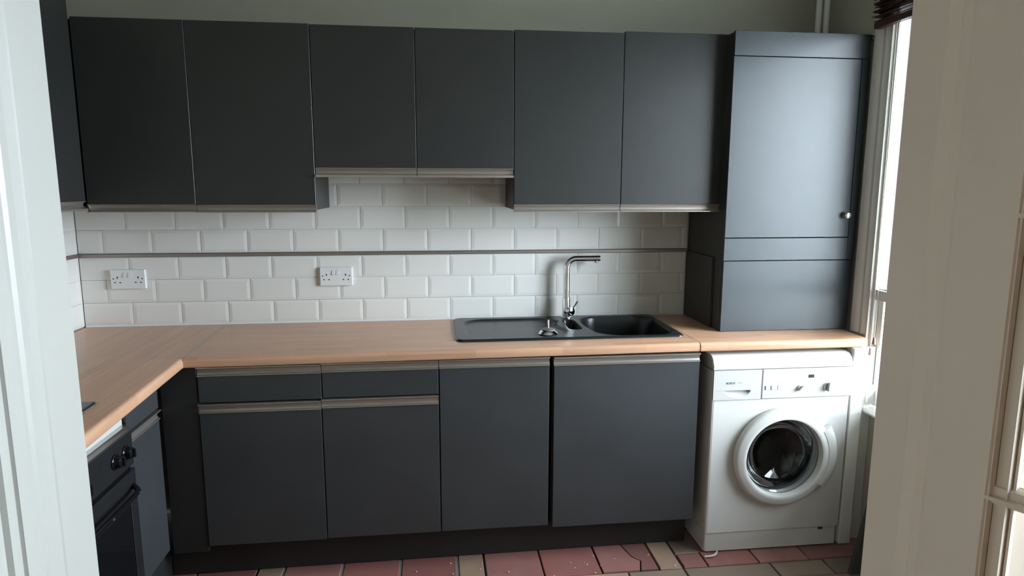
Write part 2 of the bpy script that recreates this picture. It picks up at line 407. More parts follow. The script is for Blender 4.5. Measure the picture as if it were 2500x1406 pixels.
# end stile: proud bead, flat, second bead, glazing rebate
sbar(0, .0045, -.005, .0085, .60, 2.30, .0018, 'stile_bead'); sbar(.0045, .0125, -.005, .0005, .60, 2.30, 0, 'stile')
sbar(.0125, .0165, -.005, .0065, .60, 2.30, .0016, 'stile_bead'); sbar(.0165, .0195, -.005, .001, .60, 2.30, .0005, 'glazing_rebate')
zb = [.60+.237*i for i in range(-0, 8)]
zb = [1.2655-.24*2, 1.2655-.24, 1.2655, 1.2655+.24, 1.2655+.48, 1.2655+.72]
for z in zb:
    sbar(.0, SL, -.005, .0035, z-.0085, z+.0125, .003, 'glazing_bar'); sbar(-.0008, SL, -.004, .0085, z-.0035, z+.0030, .0015, 'bar_moulding')
for s in (.26, .50, .74, .98): sbar(s-.008, s+.008, -.005, .004, .785, 2.0, .003)
sbar(SL, SL+.05, -.02, .006, .60, 2.30, 0, 'stile')
ss = [.0195, .26, .50, .74, .98, SL]
for i in range(5):
    for j in range(5):
        bm = NB(); v = [bm.verts.new(lcl(s, -.0035, z)) for s, z in ((ss[i],zb[j]),(ss[i+1],zb[j]),(ss[i+1],zb[j+1]),(ss[i],zb[j+1]))]
        bm.faces.new(v); obj('pane', bm, 'dirtyglass', scr)
def swall(s0, s1, z0, z1, nm):
    bm = NB(); v = [bm.verts.new(lcl(s, n, z)) for n in (-.08, -.001) for s, z in ((s0,z0),(s1,z0),(s1,z1),(s0,z1))]
    for f in ((0,1,2,3),(4,5,6,7),(0,1,5,4),(1,2,6,5),(2,3,7,6),(3,0,4,7)): bm.faces.new([v[i] for i in f])
    return struct(nm, bm, 'hall')
swall(-.01, SL+1.2, 0, zb[0]-.006, 'wall_screen_lower'); swall(-.01, SL+1.2, zb[-1]+.006, Zc, 'wall_screen_upper'); swall(SL+.05, SL+1.2, zb[0]-.006, zb[-1]+.006, 'wall_screen_side')

# ---- window_1 (tall sash on the right wall)
win = struct('window_1')
def casing_profile(y_far, sgn):
    # moulded architrave, thickness from the wall (X decreasing)
    pts = [(0, WX), (0, WX-.020), (.006, WX-.028), (.030, WX-.030), (.046, WX-.026), (.052, WX-.020), (.062, WX-.024), (.074, WX-.026), (.082, WX-.019), (.090, WX-.018), (.097, WX-.018), (.098, WX)]
    return [(x, y_far - sgn*d) for d, x in pts]
def cas(z0, z1, nm='casing'): return obj(nm, prism(NB(), casing_profile(-.418, 1), 'Z', z0, z1), 'wood_white', win, smooth=35)
cas(WT+.001, 2.42)
obj('casing', prism(NB(), casing_profile(-1.742, -1), 'Z', .0, 2.42), 'wood_white', win, smooth=35)
obj('casing', bx(WX-.028, WX, -1.63, -.53, 2.32, 2.42, bev=.004), 'wood_white', win)
obj('staff_bead', bx(WX-.024, WX+.02, -.5275, -.5180, .60, 2.32, bev=.003), 'wood_white', win, smooth=40)
for (y0, y1) in ((-.5445, -.5295), (-1.63, -1.615)):
    obj('staff_bead', bx(WX-.012, WX+.10, y0, y1, .60, 2.32, bev=.003), 'wood_white', win)
def sash(y0, y1, z0, z1, x, st, rt_, rb):
    f = bpy.data.objects.new('sash', None); C.objects.link(f); f.parent = win
    bm = NB(); box(bm, x, x+.035, y1-st, y1, z0, z1, bev=.002); box(bm, x, x+.035, y0, y0+st, z0, z1, bev=.002)
    box(bm, x, x+.035, y0+st, y1-st, z0, z0+rb, bev=.002); box(bm, x, x+.035, y0+st, y1-st, z1-rt_, z1, bev=.002)
    obj('sash_frame', bm, 'wood_white', f)
    obj('pane', bx(x+.016, x+.019, y0+st, y1-st, z0+rb, z1-rt_), 'glass', f)
sash(-1.614, -.546, 1.075, 2.318, WX+.045, .014, .04, .042)
sash(-1.614, -.546, .610, 1.112, WX+.006, .030, .034, .07)
obj('meeting_rail', bx(WX-.013, WX+.004, -1.612, -.5465, 1.064, 1.106, bev=.001), 'wood_white', win)
obj('sill', prism(NB(), [(WX+.09,.575),(WX-.022,.575),(WX-.034,.581),(WX-.036,.590),(WX-.030,.599),(WX+.09,.606)], 'Y', -1.70, -.560), 'wood_white', win, smooth=40)
obj('window_box', bx(WX-.026, WX+.04, -.575, -.545, .62, .70, bev=.003), 'wood_white', win)
obj('apron_board', bx(3.327, WX, -.562, -.548, .0, WT-.042, bev=.002), 'wood_white', win)
portal((WX+.13, -1.08, 1.46), 1.08, 1.72, (0, math.radians(90), 0))
bpy.data.objects['daylight_portal'].data.size, bpy.data.objects['daylight_portal'].data.size_y = 1.74, 1.10
pc = lcl(SL/2, -.09, 1.38); o = None
portal(pc, SL, 1.25, (0, 0, 0)); o = C.objects[-1]
o.matrix_world = Matrix.Translation(pc) @ Matrix((D, Vector((0,0,1)), -N)).transposed().to_4x4()

# ================================================================== WORKTOPS
def nose(yf, t=.036):
    """cross-section points (y,z) of the rolled front edge, yf = front"""
    z1 = WT; z0 = WT-t; pts = []
    for a in range(0, 91, 15):
        r = .014; pts.append((yf + r - r*math.sin(math.radians(a)), z1 - r + r*math.cos(math.radians(a))))
    for a in range(0, 91, 30):
        r = .006; pts.append((yf + r - r*math.cos(math.radians(a)), z0 + r - r*math.sin(math.radians(a))))
    return pts
def yfront(x): return -.612 + (x-.63)*(.040/2.7)
XJ2b, XJ2f = 2.605, 2.600                              # right joint
# middle worktop with sink cut-out
bm = NB()
P = nose(0)
def wt_strip(bm, x0f, x1f, yb):
    A = [bm.verts.new((x0f(yfront(.63)+p[0]), yfront(.63)+p[0], p[1])) for p in P] + [bm.verts.new((x0f(yb), yb, WT-.036)), bm.verts.new((x0f(yb), yb, WT))]
    B = [bm.verts.new((x1f(yfront(2.6)+p[0]), yfront(2.6)+p[0], p[1])) for p in P] + [bm.verts.new((x1f(yb), yb, WT-.036)), bm.verts.new((x1f(yb), yb, WT))]
    n = len(A)
    for i in range(n): bm.faces.new((A[i], A[(i+1) % n], B[(i+1) % n], B[i]))
    bm.faces.new(A[::-1]); bm.faces.new(B)
xl = lambda y: .608 + (-y)*(.024/.612)
xr = lambda y: 2.604 - .0*y
HX0, HX1, HY0, HY1 = 1.645, 2.577, -.458, -.034
wt_strip(bm, xl, xr, HY0)
def slab(bm, pts): prism(bm, pts, 'Z', WT-.036, WT)
slab(bm, [(xl(HY0), HY0), (HX0, HY0), (HX0, HY1), (xl(HY1), HY1)]); slab(bm, [(HX1, HY0), (xr(HY0), HY0), (xr(HY1), HY1), (HX1, HY1)])
slab(bm, [(xl(HY1), HY1), (xr(HY1), HY1), (xr(0), .0), (xl(0), .0)])
wt = obj('worktop', bm, 'beech', smooth=30)
tag(wt, 'long beech-effect worktop with rolled front edge, holding the black sink', 'worktop', 'beech-effect worktops')
# silicone bead along the tiles belongs to the wall
obj('silicone_bead', prism(NB(), [(0,WT+.0005),(-.006,WT+.0005),(-.004,WT+.003),(0,WT+.007)], 'X', .003, 2.765), 'plastic', wb)
# left worktop along the left wall
def xfL(y): return .632 + (-.612-y)*(.038/.75) if y > -1.4 else .672
bm = NB()
ys = [-.612, -1.36, -2.38]
secs = []
for yy in ys:
    xf = xfL(yy); secs.append([bm.verts.new((xf-p[0], yy, p[1])) for p in P] + [bm.verts.new((.001, yy, WT-.036)), bm.verts.new((.001, yy, WT))])
n = len(secs[0])
for A, B in zip(secs, secs[1:]):
    for i in range(n): bm.faces.new((A[i], A[(i+1) % n], B[(i+1) % n], B[i]))
bm.faces.new(secs[0][::-1]); bm.faces.new(secs[-1])
slab(bm, [(.001, -.612), (.630, -.612), (.606, 0), (.001, 0)])
wt2 = obj('worktop', bm, 'beechY', smooth=30); tag(wt2, 'beech-effect worktop return running along the left wall under the black hob', 'worktop', 'beech-effect worktops')
def strip(bm, a, b, w_, z0, z1):
    a = Vector(a); b = Vector(b); d = (b-a).normalized(); q = Vector((-d.y, d.x))*w_*.5
    prism(bm, [tuple(a-q), tuple(b-q), tuple(b+q), tuple(a+q)], 'Z', z0, z1)
strip(bm := NB(), (.6075, -.008), (.6305, -.600), .0036, WT-.004, WT+.0012); obj('joint_strip', bm, 'steel', wt, label='thin metal strip along the worktop corner joint')
# right worktop
bm = NB(); xr0 = 2.6065
yR = lambda x: yfront(x)-.002
A = [bm.verts.new((xr0, yR(2.61)+p[0], p[1])) for p in P] + [bm.verts.new((xr0, 0, WT-.036)), bm.verts.new((xr0, 0, WT))]
B = [bm.verts.new((3.330, -.585+p[0], p[1])) for p in P] + [bm.verts.new((3.330, 0, WT-.036)), bm.verts.new((3.330, 0, WT))]
n = len(A)
for i in range(n): bm.faces.new((A[i], A[(i+1) % n], B[(i+1) % n], B[i]))
bm.faces.new(A[::-1]); bm.faces.new(B)
wt3 = obj('worktop', bm, 'beech', smooth=30); tag(wt3, 'short beech-effect worktop above the washing machine, under the tall blue-grey cupboard', 'worktop', 'beech-effect worktops')
prism(bm := NB(), [(p[0]+yR(2.62)-.0008, p[1]) for p in nose(0)] + [(-.55, WT-.037), (-.55, WT+.0006)], 'X', 2.609, 2.626); obj('edge_cap', bm, 'beech', wt3)

# ================================================================== SINK
SX0, SX1, SY0, SY1 = 1.628, 2.588, -.470, -.014
def sd_rr(x, y, x0, x1, y0, y1, r):
    qx = abs(x-(x0+x1)/2) - (x1-x0)/2 + r; qy = abs(y-(y0+y1)/2) - (y1-y0)/2 + r
    return math.hypot(max(qx, 0), max(qy, 0)) + min(max(qx, qy), 0) - r
def ss_(a, b, t):
    t = max(0, min(1, (t-a)/(b-a))); return t*t*(3-2*t)
def sink_h(x, y):
    z = WT + .0095
    e = sd_rr(x, y, SX0, SX1, SY0, SY1, .035)
    z -= .0075*(1-ss_(0, .008, -e))
    # drainer
    d = sd_rr(x, y, 1.668, 2.108, -.432, -.058, .10)
    # right end of the drainer is drawn in by a curve below the half bowl
    d = max(d, .072 - math.hypot(x-2.160, (y+.220)*.72))
    z -= .0080*ss_(0, .012, -d)
    d2 = sd_rr(x, y, 1.690, 2.070, -.412, -.082, .085)
    z -= .0014*math.exp(-((y+.205)/.004)**2)*ss_(0, .01, -d)*ss_(1.93, 1.97, x)
    # raised ring around the half bowl
    b = sd_rr(x, y, 2.112, 2.196, -.345, -.095, .035); z += .0*b
    z += .0008*math.exp(-(b/.006)**2)
    h = sd_rr(x, y, 2.124, 2.186, -.325, -.112, .028); z -= .085*ss_(0, .022, -h)
    # main bowl, left side bowed
    x0 = 2.206 + .03*abs((y+.2)/.22)**2
    m_ = sd_rr(x, y, x0, 2.566, -.446, -.052, .085); z -= .003*ss_(-.010, .004, -m_)
    z -= .165*ss_(0, .026, -m_)
    return z, e
bm = NB(); NX, NY = 250, 118; g = {}
for i in range(NX+1):
    for j in range(NY+1):
        x = SX0 + (SX1-SX0)*i/NX; y = SY0 + (SY1-SY0)*j/NY; z, e = sink_h(x, y)
        if e <= .0012: g[i, j] = bm.verts.new((x, y, z))
for i in range(NX):
    for j in range(NY):
        q = [g.get(k) for k in ((i, j), (i+1, j), (i+1, j+1), (i, j+1))]
        if all(q): bm.faces.new(q)
        elif sum(v is not None for v in q) == 3: bm.faces.new([v for v in q if v])
be = [e for e in bm.edges if len(e.link_faces) == 1]
r = bmesh.ops.extrude_edge_only(bm, edges=be); 
for v in [v for v in r['geom'] if isinstance(v, bmesh.types.BMVert)]: v.co.z = WT + .0002
bmesh.ops.delete(bm, geom=[v for v in bm.verts if not v.link_faces], context='VERTS')
sk = thing('kitchen_sink', 'black composite inset sink with left drainer, half bowl and large right bowl', 'sink', (2.1, -.24, WT))
obj('basin', bm, 'sink', sk, smooth=50)
bm = NB(); lathe(bm, [(.0, .001), (.012, .001), (.016, .004), (.030, .0045), (.033, .002), (.033, .0)], (2.390, -.25, WT+.0095-.168), 'Z', 32); obj('waste_fitting', bm, 'chrome', sk, smooth=40)
bm = NB(); lathe(bm, [(.0, .001), (.010, .001), (.013, .003), (.019, .0035), (.020, .0)], (2.155, -.275, WT+.0095-.0845), 'Z', 24); obj('waste_fitting', bm, 'chrome', sk, smooth=40)
# strainer plug lying on the drainer
tp = thing('sink_strainer', 'chrome basket strainer plug with upright stem resting on the black drainer', 'plug', (2.020, -.372, WT+.001))
c = (2.020, -.372, WT+.0006)
obj('cup', lathe(NB(), [(0, .001), (.030, .0005), (.0405, .004), (.0415, .007), (.034, .017), (.026, .021), (.024, .019)], c, 'Z', 40), 'chrome', tp, smooth=40)
obj('rubber_seal', lathe(NB(), [(.014, .0205), (.0285, .0215), (.0285, .0250), (.014, .026)], c, 'Z', 32), 'rubber', tp, smooth=40)
obj('basket_rim', lathe(NB(), [(0, .0295), (.017, .0285), (.020, .0265), (.014, .026)], c, 'Z', 32), 'trim', tp, smooth=40)
obj('stem', lathe(NB(), [(.0038, .026), (.0038, .062), (.0025, .0645), (0, .065)], c, 'Z', 16), 'chrome', tp, smooth=40)
# tap
tx, ty, tz = 2.160, -.062, WT+.0098
tap = thing('kitchen_tap', 'chrome mixer tap with tall bent spout and side lever over the black sink', 'tap', (tx, ty, tz))
c = (tx, ty, tz)
obj('flange', lathe(NB(), [(0, 0), (.026, 0), (.026, .003), (.022, .006), (.0195, .007)], c, 'Z', 36), 'chrome', tap, smooth=40)
obj('body', lathe(NB(), [(.019, .005), (.0185, .010), (.0185, .096), (.0180, .0975), (.0135, .098), (0, .098)], c, 'Z', 36), 'chrome', tap, smooth=40)
sp = [(tx, ty, tz+.09), (tx, ty, tz+.235)]
R = .042; zt = 1.1965
sp = [(tx, ty, tz+.09), (tx, ty, zt-R)]
for a in range(10, 91, 10): sp.append((tx+R-R*math.cos(math.radians(a)), ty, zt-R+R*math.sin(math.radians(a))))
sp += [(2.235, ty, zt), (2.262, ty, zt), (2.314, ty, zt)]
obj('spout', tube(NB(), sp, .0150, 24), 'chrome', tap, smooth=40)
obj('spout_cap', lathe(NB(), [(.0150, 0), (.0146, .0025), (.0118, .0030), (.009, .001), (0, .001)], (2.314, ty, zt), 'X', 24), 'chrome', tap, smooth=30)
obj('outlet', lathe(NB(), [(.0105, .004), (.0105, -.0025), (.009, -.0045), (0, -.0045)], (2.299, ty, zt-.0152), 'Z', 24), 'nickel', tap, smooth=40)
obj('joint_ring', lathe(NB(), [(.0154, -.001), (.0154, .001)], (2.262, ty, zt), 'X', 24), 'chrome', tap)
# cartridge boss facing the room, tilted a little to the right, with the lever
ax = Vector((.32, -.947, 0)); ax.normalize(); b0 = Vector((tx, ty, tz+.035))
cp = b0 + ax*.044
obj('cartridge', tube(NB(), [b0+ax*.01, b0+ax*.030, b0+ax*.032, cp, cp+ax*.0015], [.0185, .0185, .0208, .0208, .0190], 28), 'chrome', tap, smooth=40)
l0 = cp - ax*.006 + Vector((.008, 0, .012)); l1 = Vector((2.204, ty-.045, 1.005))
obj('lever', tube(NB(), [l0, l0+(l1-l0)*.45, l0+(l1-l0)*.6, l1-(l1-l0)*.04, l1], [.0042, .0042, .0052, .0052, .0035], 14), 'chrome', tap, smooth=40)

# ================================================================== CABINETS
def J_profile_top(y, z):
    """edge pull on the top of a base door: (y,z) outline; y=door front, z=top"""
    return [(y-.001, z-.036), (y-.0035, z-.0355), (y-.0035, z-.0325), (y+.003, z-.0300), (y+.0068, z-.023), (y+.0055, z-.012), (y-.001, z-.0065), (y-.009, z-.0040), (y-.009, z), (y+.018, z), (y+.018, z-.036)]
def J_profile_bot(y, z, h=.031):
    """edge pull under a wall door: z = bottom of panel"""
    return [(y+.018, z), (y-.002, z), (y-.003, z-.0015), (y-.002, z-.003), (y+.006, z-.006), (y+.010, z-.014), (y+.008, z-.021), (y+.001, z-.0265), (y-.007, z-.0285), (y-.007, z-h), (y+.018, z-h)]
def door_panel(x0, x1, y, z0, z1, parent, name='door', m='cab', t=.018, label=None):
    if z0 < .9: m = 'cabbase'
    return obj(name, bx(x0, x1, y, y+t, z0, z1, bev=.0012, seg=1), m, parent, label=label)
def with_pull(parent, x0, x1, y, z0, z1, where, name='door', h=.031):
    """front with a full-width aluminium edge pull; the pull is its sub-part"""
    if where == 'top':
        d = door_panel(x0, x1, y, z0, z1-.036, parent, name)
        h = obj('handle', prism(NB(), J_profile_top(y, z1), 'X', x0-.0015, x1+.001), 'alu', None, smooth=25)
    else:
        d = door_panel(x0, x1, y, z0, z1, parent, name)
        h = obj('handle', prism(NB(), J_profile_bot(y, z0, h), 'X', x0, x1), 'alu', None, smooth=25)
    h.parent = d; h.location = -world_loc(d) if False else -world_loc(parent); h['label'] = 'aluminium edge pull'
    return d
def open_box(x0, x1, y0, y1, z0, z1, t=.016, top=True, front='-Y'):
    bm = NB(); box(bm, x0, x0+t, y0, y1, z0, z1); box(bm, x1-t, x1, y0, y1, z0, z1)
    box(bm, x0+t, x1-t, y0, y1, z0, z0+t); box(bm, x0+t, x1-t, y1-.006, y1, z0+t, z1)
    if top: box(bm, x0+t, x1-t, y0, y1, z1-t, z1)
    return bm
YW = -.330                                              # wall door face
wall_units = [
    ('tall charcoal corner wall cabinet, darkest and furthest into the left corner', .02, .6195, 1.434, 2.146, [(.2205, .6190, 2.146, 2.147)], 1.457),
    ('tall charcoal wall cabinet directly left of the two short ones', .6205, 1.079, 1.434, 2.146, [(.6205, 1.0785, 2.147, 2.1455)], 1.455),
    ('short charcoal wall cabinet pair raised above the bare tile recess', 1.080, 1.8765, 1.572, 2.145, [(1.0815, 1.4800, 2.1445, 2.1435), (1.4825, 1.8755, 2.1435, 2.1435)], 1.601),
    ('tall charcoal wall cabinet pair above the sink tap, greyer from window light', 1.8775, 2.7665, 1.434, 2.146, [(1.8785, 2.3298, 2.1440, 2.149), (2.3325, 2.7800, 2.1495, 2.1560)], 1.4545),
]
for lab, x0, x1, z0, z1, doors, zd in wall_units:
    t = thing('wall_cabinet', lab, 'cabinet', ((x0+x1)/2, 0, z0), 'charcoal wall cabinets')
    obj('carcass', open_box(x0, x1, YW+.020, -.0005, z0, z1-.004), 'cabside', t)
    for (a, b, za, zb_) in doors:
        with_pull(t, a, b, YW, zd, (za+zb_)/2, 'bottom', h=(.037 if z0 > 1.5 else .031))
# cabinet on the left wall (door faces +X)
t = thing('wall_cabinet', 'charcoal wall cabinet on the left wall, a sliver beside the door frame', 'cabinet', (0, -.9, 1.434), 'charcoal wall cabinets')
obj('carcass', bx(.001, .198, -1.30, -.3335, 1.445, 2.20), 'cabside', t)
d = obj('door', bx(.200, .218, -.790, -.335, 1.470, 2.215, bev=.0012, seg=1), 'cab', t)
h = obj('handle', prism(NB(), [(.218-p[0], p[1]) for p in J_profile_bot(0, 1.470, .036)], 'Y', -.790, -.336), 'alu', None, smooth=25)
h.parent = d; h.location = -world_loc(t); h['label'] = 'aluminium edge pull'
d = obj('door', bx(.200, .218, -1.300, -.794, 1.470, 2.215, bev=.0012, seg=1), 'cab', t)

# base units
YB = -.580
def base_unit(lab, x0, x1, fronts, name='base_cabinet'):
    t = thing(name, lab, 'cabinet', ((x0+x1)/2, -.3, 0), 'charcoal base cabinets')
    obj('carcass', open_box(x0, x1, YB+.022, -.02, .140, WT-.040, top=False), 'plinth', t)
    for kind, a, b, z0, z1 in fronts: with_pull(t, a, b, YB, z0, z1, 'top', kind)
    return t
base_unit('left charcoal base cabinet with one drawer over a door, beside the dark corner post', .664, 1.1125, [('drawer', .666, 1.1115, .728, .8655), ('door', .664, 1.1075, .152, .7225)])
base_unit('charcoal base cabinet with one drawer over a door, second from the corner', 1.1135, 1.5555, [('drawer', 1.1155, 1.5535, .731, .8675), ('door', 1.1115, 1.5535, .156, .7265)])
base_unit('charcoal base cabinet with a single full-height door left of the dark gap', 1.5565, 1.992, [('door', 1.5585, 1.990, .157, .8680)])
base_unit('widest charcoal base cabinet door, scuffed, beside the washing machine', 2.004, 2.612, [('door', 2.009, 2.607, .146, .8655)], 'sink_cabinet')
# corner post and plinths
cp_ = obj('corner_post', bx(.5320, .6620, -.577, -.559, .128, WT-.040, bev=.001, seg=1), 'plinth'); tag(cp_, 'near-black corner filler post between the two base cabinet runs', 'panel')
o = obj('plinth_board', prism(NB(), [(.5, -.510), (2.612, -.494), (2.612, -.478), (.5, -.494)], 'Z', .0005, .136), 'plinth'); tag(o, 'long near-black plinth board under the base cabinets along the red tiles', 'plinth')
o = obj('plinth_board', bx(.478, .494, -1.9, -.512, .0005, .132), 'plinth'); tag(o, 'short near-black plinth board under the left-wall units beside the oven', 'plinth')
# left narrow unit (faces +X)
XF = .530
t = thing('base_cabinet', 'narrow blue-grey base cabinet with drawer and door between oven and corner', 'cabinet', (.27, -.72, 0), 'charcoal base cabinets')
obj('carcass', bx(.02, XF-.022, -.845, -.598, .15, WT-.040), 'plinth', t)
dr = obj('drawer', bx(XF-.018, XF, -.843, -.600, .722, WT-.060, bev=.0012, seg=1), 'cabbase', t)
d = obj('door', bx(XF-.018, XF, -.843, -.603, .160, .680, bev=.0012, seg=1), 'cabbase', t)
h = obj('handle', prism(NB(), [(XF-p[0], p[1]) for p in J_profile_top(0, .716)], 'Y', -.843, -.600), 'alu', None, smooth=25); h.parent = d; h.location = -world_loc(t); h['label'] = 'aluminium edge pull'

# ================================================================== OVEN + HOB
ov = thing('built_in_oven', 'black built-in oven with knobs and bar handle, left of the narrow cabinet', 'oven', (.27, -1.15, .13))
OY0, OY1 = -1.447, -.850
obj('housing', bx(.03, XF-.006, OY0, OY1, .135, .74), 'ovenblk', ov)
obj('infill_panel', bx(XF-.030, XF-.012, OY0, OY1, .752, WT-.040), 'enamel', ov, label='white infill panel above the oven')
obj('top_trim', prism(NB(), [(XF-.02,.7525),(XF+.006,.7525),(XF+.006,.7485),(XF+.010,.747),(XF+.016,.740),(XF+.016,.734),(XF-.006,.734),(XF-.006,.740),(XF-.02,.740)], 'Y', OY0, OY1), 'steel', ov, label='grey metal vent trim')
obj('control_panel', bx(XF-.005, XF+.014, OY0, OY1+.002, .617, .7335, bev=.002), 'ovenblk', ov)
for yk in (-.902, -.972, -1.17, -1.33):
    k = obj('knob', lathe(NB(), [(.025, 0), (.025, .004), (.020, .006), (.018, .022), (.012, .025), (0, .0255)], (XF+.014, yk, .674), 'X', 28), 'ovenglass', ov, smooth=40)
    g_ = obj('knob_grip', bx(XF+.036, XF+.047, yk-.0035, yk+.0035, .660, .690, bev=.002), 'ovenglass', None); g_.parent = k; g_.location = -world_loc(ov)
d = obj('oven_door', plate_hole(NB(), OY0, OY1+.003, .17, .602, [(OY0+.05, .24), (OY0+.05, .495), (OY1-.045, .495), (OY1-.045, .24)], ((OY0+OY1)/2, .37), 0, 0.019), 'ovenblk', None)
# turn the -Y-facing plate to face +X
for v in d.data.vertices: x, y_, z = v.co; v.co = (XF+.014-y_, x, z)
d.parent = ov; d.location = -world_loc(ov)
gl = obj('door_window', bx(XF-.003, XF+.0125, OY0+.0505, OY1-.0455, .2405, .4945), 'ovenglass', None); gl.parent = d
fr = obj('window_edge', bx(XF+.0142, XF+.0152, OY1-.0470, OY1-.0435, .24, .495), 'steel', None); fr.parent = d
pts = []
for i in range(13):
    f = i/12; pts.append((XF+.014 + .040*min(1, 6*min(f, 1-f)), OY1-.015-(.565)*f, .548))
bar = obj('bar_handle', tube(NB(), [(XF+.012, OY1-.016, .548)] + [(XF+.014+.038*math.sin(min(1, min(f, 1-f)*9)*math.pi/2), OY1-.018-.560*f, .548+0*f) for f in [i/24 for i in range(25)]] + [(XF+.012, OY1-.580, .548)], .0085, 12), 'ovenglass', None, smooth=40); bar.parent = d
for yk in (OY1-.075, OY1-.25):
    s_ = obj('handle_screw', lathe(NB(), [(0, .0015), (.004, .001), (.0045, 0)], (XF+.0605, yk, .549), 'X', 12), 'steel', None); s_.parent = d
hb = thing('hob', 'black ceramic hob with a thin metal edge set on the left worktop', 'hob', (.31, -1.38, WT))
obj('glass_top', bx(.058, .574, -1.695, -1.105, WT+.0045, WT+.0085, bev=.001), 'hob', hb)
obj('metal_edge', bx(.052, .580, -1.70, -1.100, WT+.0005, WT+.0045, bev=.001), 'steel', hb)

# ================================================================== TALL BOILER CUPBOARD
BX0, BX1, BY = 2.770, 3.358, -.402
t = thing('boiler_cupboard', 'tall blue-grey cupboard with round knob standing on the right worktop', 'cupboard', (3.06, -.2, WT))
bm = NB(); box(bm, BX0, BX0+.018, BY+.018, -.0005, WT+.001, 2.150); box(bm, BX1-.018, BX1, BY+.018, .008, WT+.001, 2.150); box(bm, BX0+.018, BX1-.018, BY+.02, .008, 2.130, 2.148)
obj('carcass', bm, 'cabside', t)
obj('lower_side_panel', bx(BX0-.010, BX0-.0005, -.305, -.001, WT+.0012, 1.222, bev=.001), 'cabside', t)
obj('top_rail', bx(BX0-.001, BX1+.002, BY, BY+.0175, 2.0565, 2.153, bev=.001, seg=1), 'cabblue', t)
obj('side_stile', bx(3.3285, BX1+.002, BY, BY+.0175, 1.2175, 2.0555, bev=.0008, seg=1), 'cabblue', t)
d = obj('door', bx(BX0-.003, 3.3255, BY-.001, BY+.017, 1.3155, 2.0535, bev=.0012, seg=1), 'cabblue', t)
obj('middle_rail', bx(BX0-.003, 3.3280, BY, BY+.0175, 1.2175, 1.3125, bev=.0012, seg=1), 'cabblue', t)
obj('lower_panel', bx(BX0+.001, BX1+.001, BY+.006, BY+.022, WT+.0012, 1.2145, bev=.0012, seg=1), 'cabblue', t)
k = obj('knob', lathe(NB(), [(0, -.030), (.010, -.0295), (.0145, -.026), (.0155, -.020), (.0135, -.015), (.0075, -.010), (.006, -.004), (.0085, 0)], (3.303, BY-.001, 1.409), 'Y', 28), 'nickel', None, smooth=50); k.parent = d; k.location = -world_loc(t); k['label'] = 'round brushed metal knob'
# pipes above it
for i, (xx, lab) in enumerate(((3.2695, 'left white-painted heating pipe rising from the tall cupboard'), (3.3000, 'right white-painted heating pipe rising from the tall cupboard'))):
    o = obj('water_pipe', tube(NB(), [(xx, -.15-.012*i, 2.1505), (xx, -.15-.012*i, Zc-.001)], .0125, 16), 'wood_white', smooth=40); tag(o, lab, 'pipe', 'painted pipes above the cupboard')
o = obj('cup_hook', tube(NB(), [(WX-.030, -.424, 2.14), (WX-.040, -.427, 2.142), (WX-.046, -.430, 2.137), (WX-.044, -.430, 2.126), (WX-.036, -.428, 2.122)], .0028, 8), 'black', smooth=40); tag(o, 'small black hook on the white window casing by the tall cupboard', 'hook')

# ================================================================== SOCKETS
def socket(xc, zc, lab):
    t = thing('double_socket', lab, 'socket', (xc, 0, zc), 'double sockets on the tiles')
    obj('faceplate', bx(xc-.0725, xc+.0725, -.0125, .003, zc-.0425, zc+.0425, bev=.0025), 'plastic', t)
    for s in (-1, 1):
        obj('switch', prism(NB(), [(-.0125, zc+.008), (-.0165, zc+.008), (-.0135, zc+.030), (-.0125, zc+.030)], 'X', xc+s*.0095-.0075, xc+s*.0095+.0075), 'plastic', t)
        cx = xc + s*.043
        for dx, dz, w_, h_ in ((0, .008, .0024, .0045), (-.011, -.014, .0035, .0022), (.011, -.014, .0035, .0022)):
            obj('pin_hole', bx(cx+dx-w_, cx+dx+w_, -.0129, -.0122, zc+dz-h_, zc+dz+h_), 'hole', t)
        obj('screw', lathe(NB(), [(0, -.0006), (.0028, -.0004), (.0032, .0004)], (xc+s*.060, -.0125, zc+.003), 'Y', 12), 'hole', t)
socket(.200, 1.1205, 'white double socket in the left corner above the worktop joint')
socket(1.097, 1.1205, 'white double socket on the tiles midway between corner and tap')

# ================================================================== WASHING MACHINE
MX0, MX1, MY = 2.655, 3.256, -.600
wm = thing('washing_machine', 'white front-loading washing machine with round porthole under the right worktop', 'washing machine', (2.955, -.33, 0))
DC = (2.970, .420)
hole = [(DC[0]+.197*math.cos(2*math.pi*i/64), DC[1]+.197*math.sin(2*math.pi*i/64)) for i in range(64)]
bm = NB(); plate_hole(bm, MX0+.012, MX1-.002, .088, .668, hole, DC, MY, MY+.02)
# rounded left corner and side walls
prism(bm, [(MX0+.012, MY), (MX0+.005, MY+.002), (MX0+.001, MY+.007), (MX0, MY+.014), (MX0, -.03), (MX0+.012, -.03)], 'Z', .088, .793)
box(bm, MX1-.002, MX1, MY+.004, -.03, .088, .793); box(bm, MX0+.012, MX1-.002, -.04, -.03, .088, .793); box(bm, MX0+.012, MX1-.002, MY+.03, -.03, .088, .1); box(bm, MX0+.012, MX1-.002, MY+.02, -.03, .78, .793)
obj('body', bm, 'enamel', wm, smooth=30)
bm = NB(); prism(bm, [(MX0+.014, MY+.004), (MX0+.005, MY+.008), (MX0+.001, MY+.018), (MX0+.001, -.05), (MX1-.004, -.05), (MX1-.004, MY+.012), (MX1-.012, MY+.004)], 'Z', .004, .0855)
obj('kick_plate', bm, 'enamel', wm, smooth=25)
obj('kick_slot', bx(3.165, 3.185, MY+.001, MY+.006, .0755, .0825), 'hole', wm)
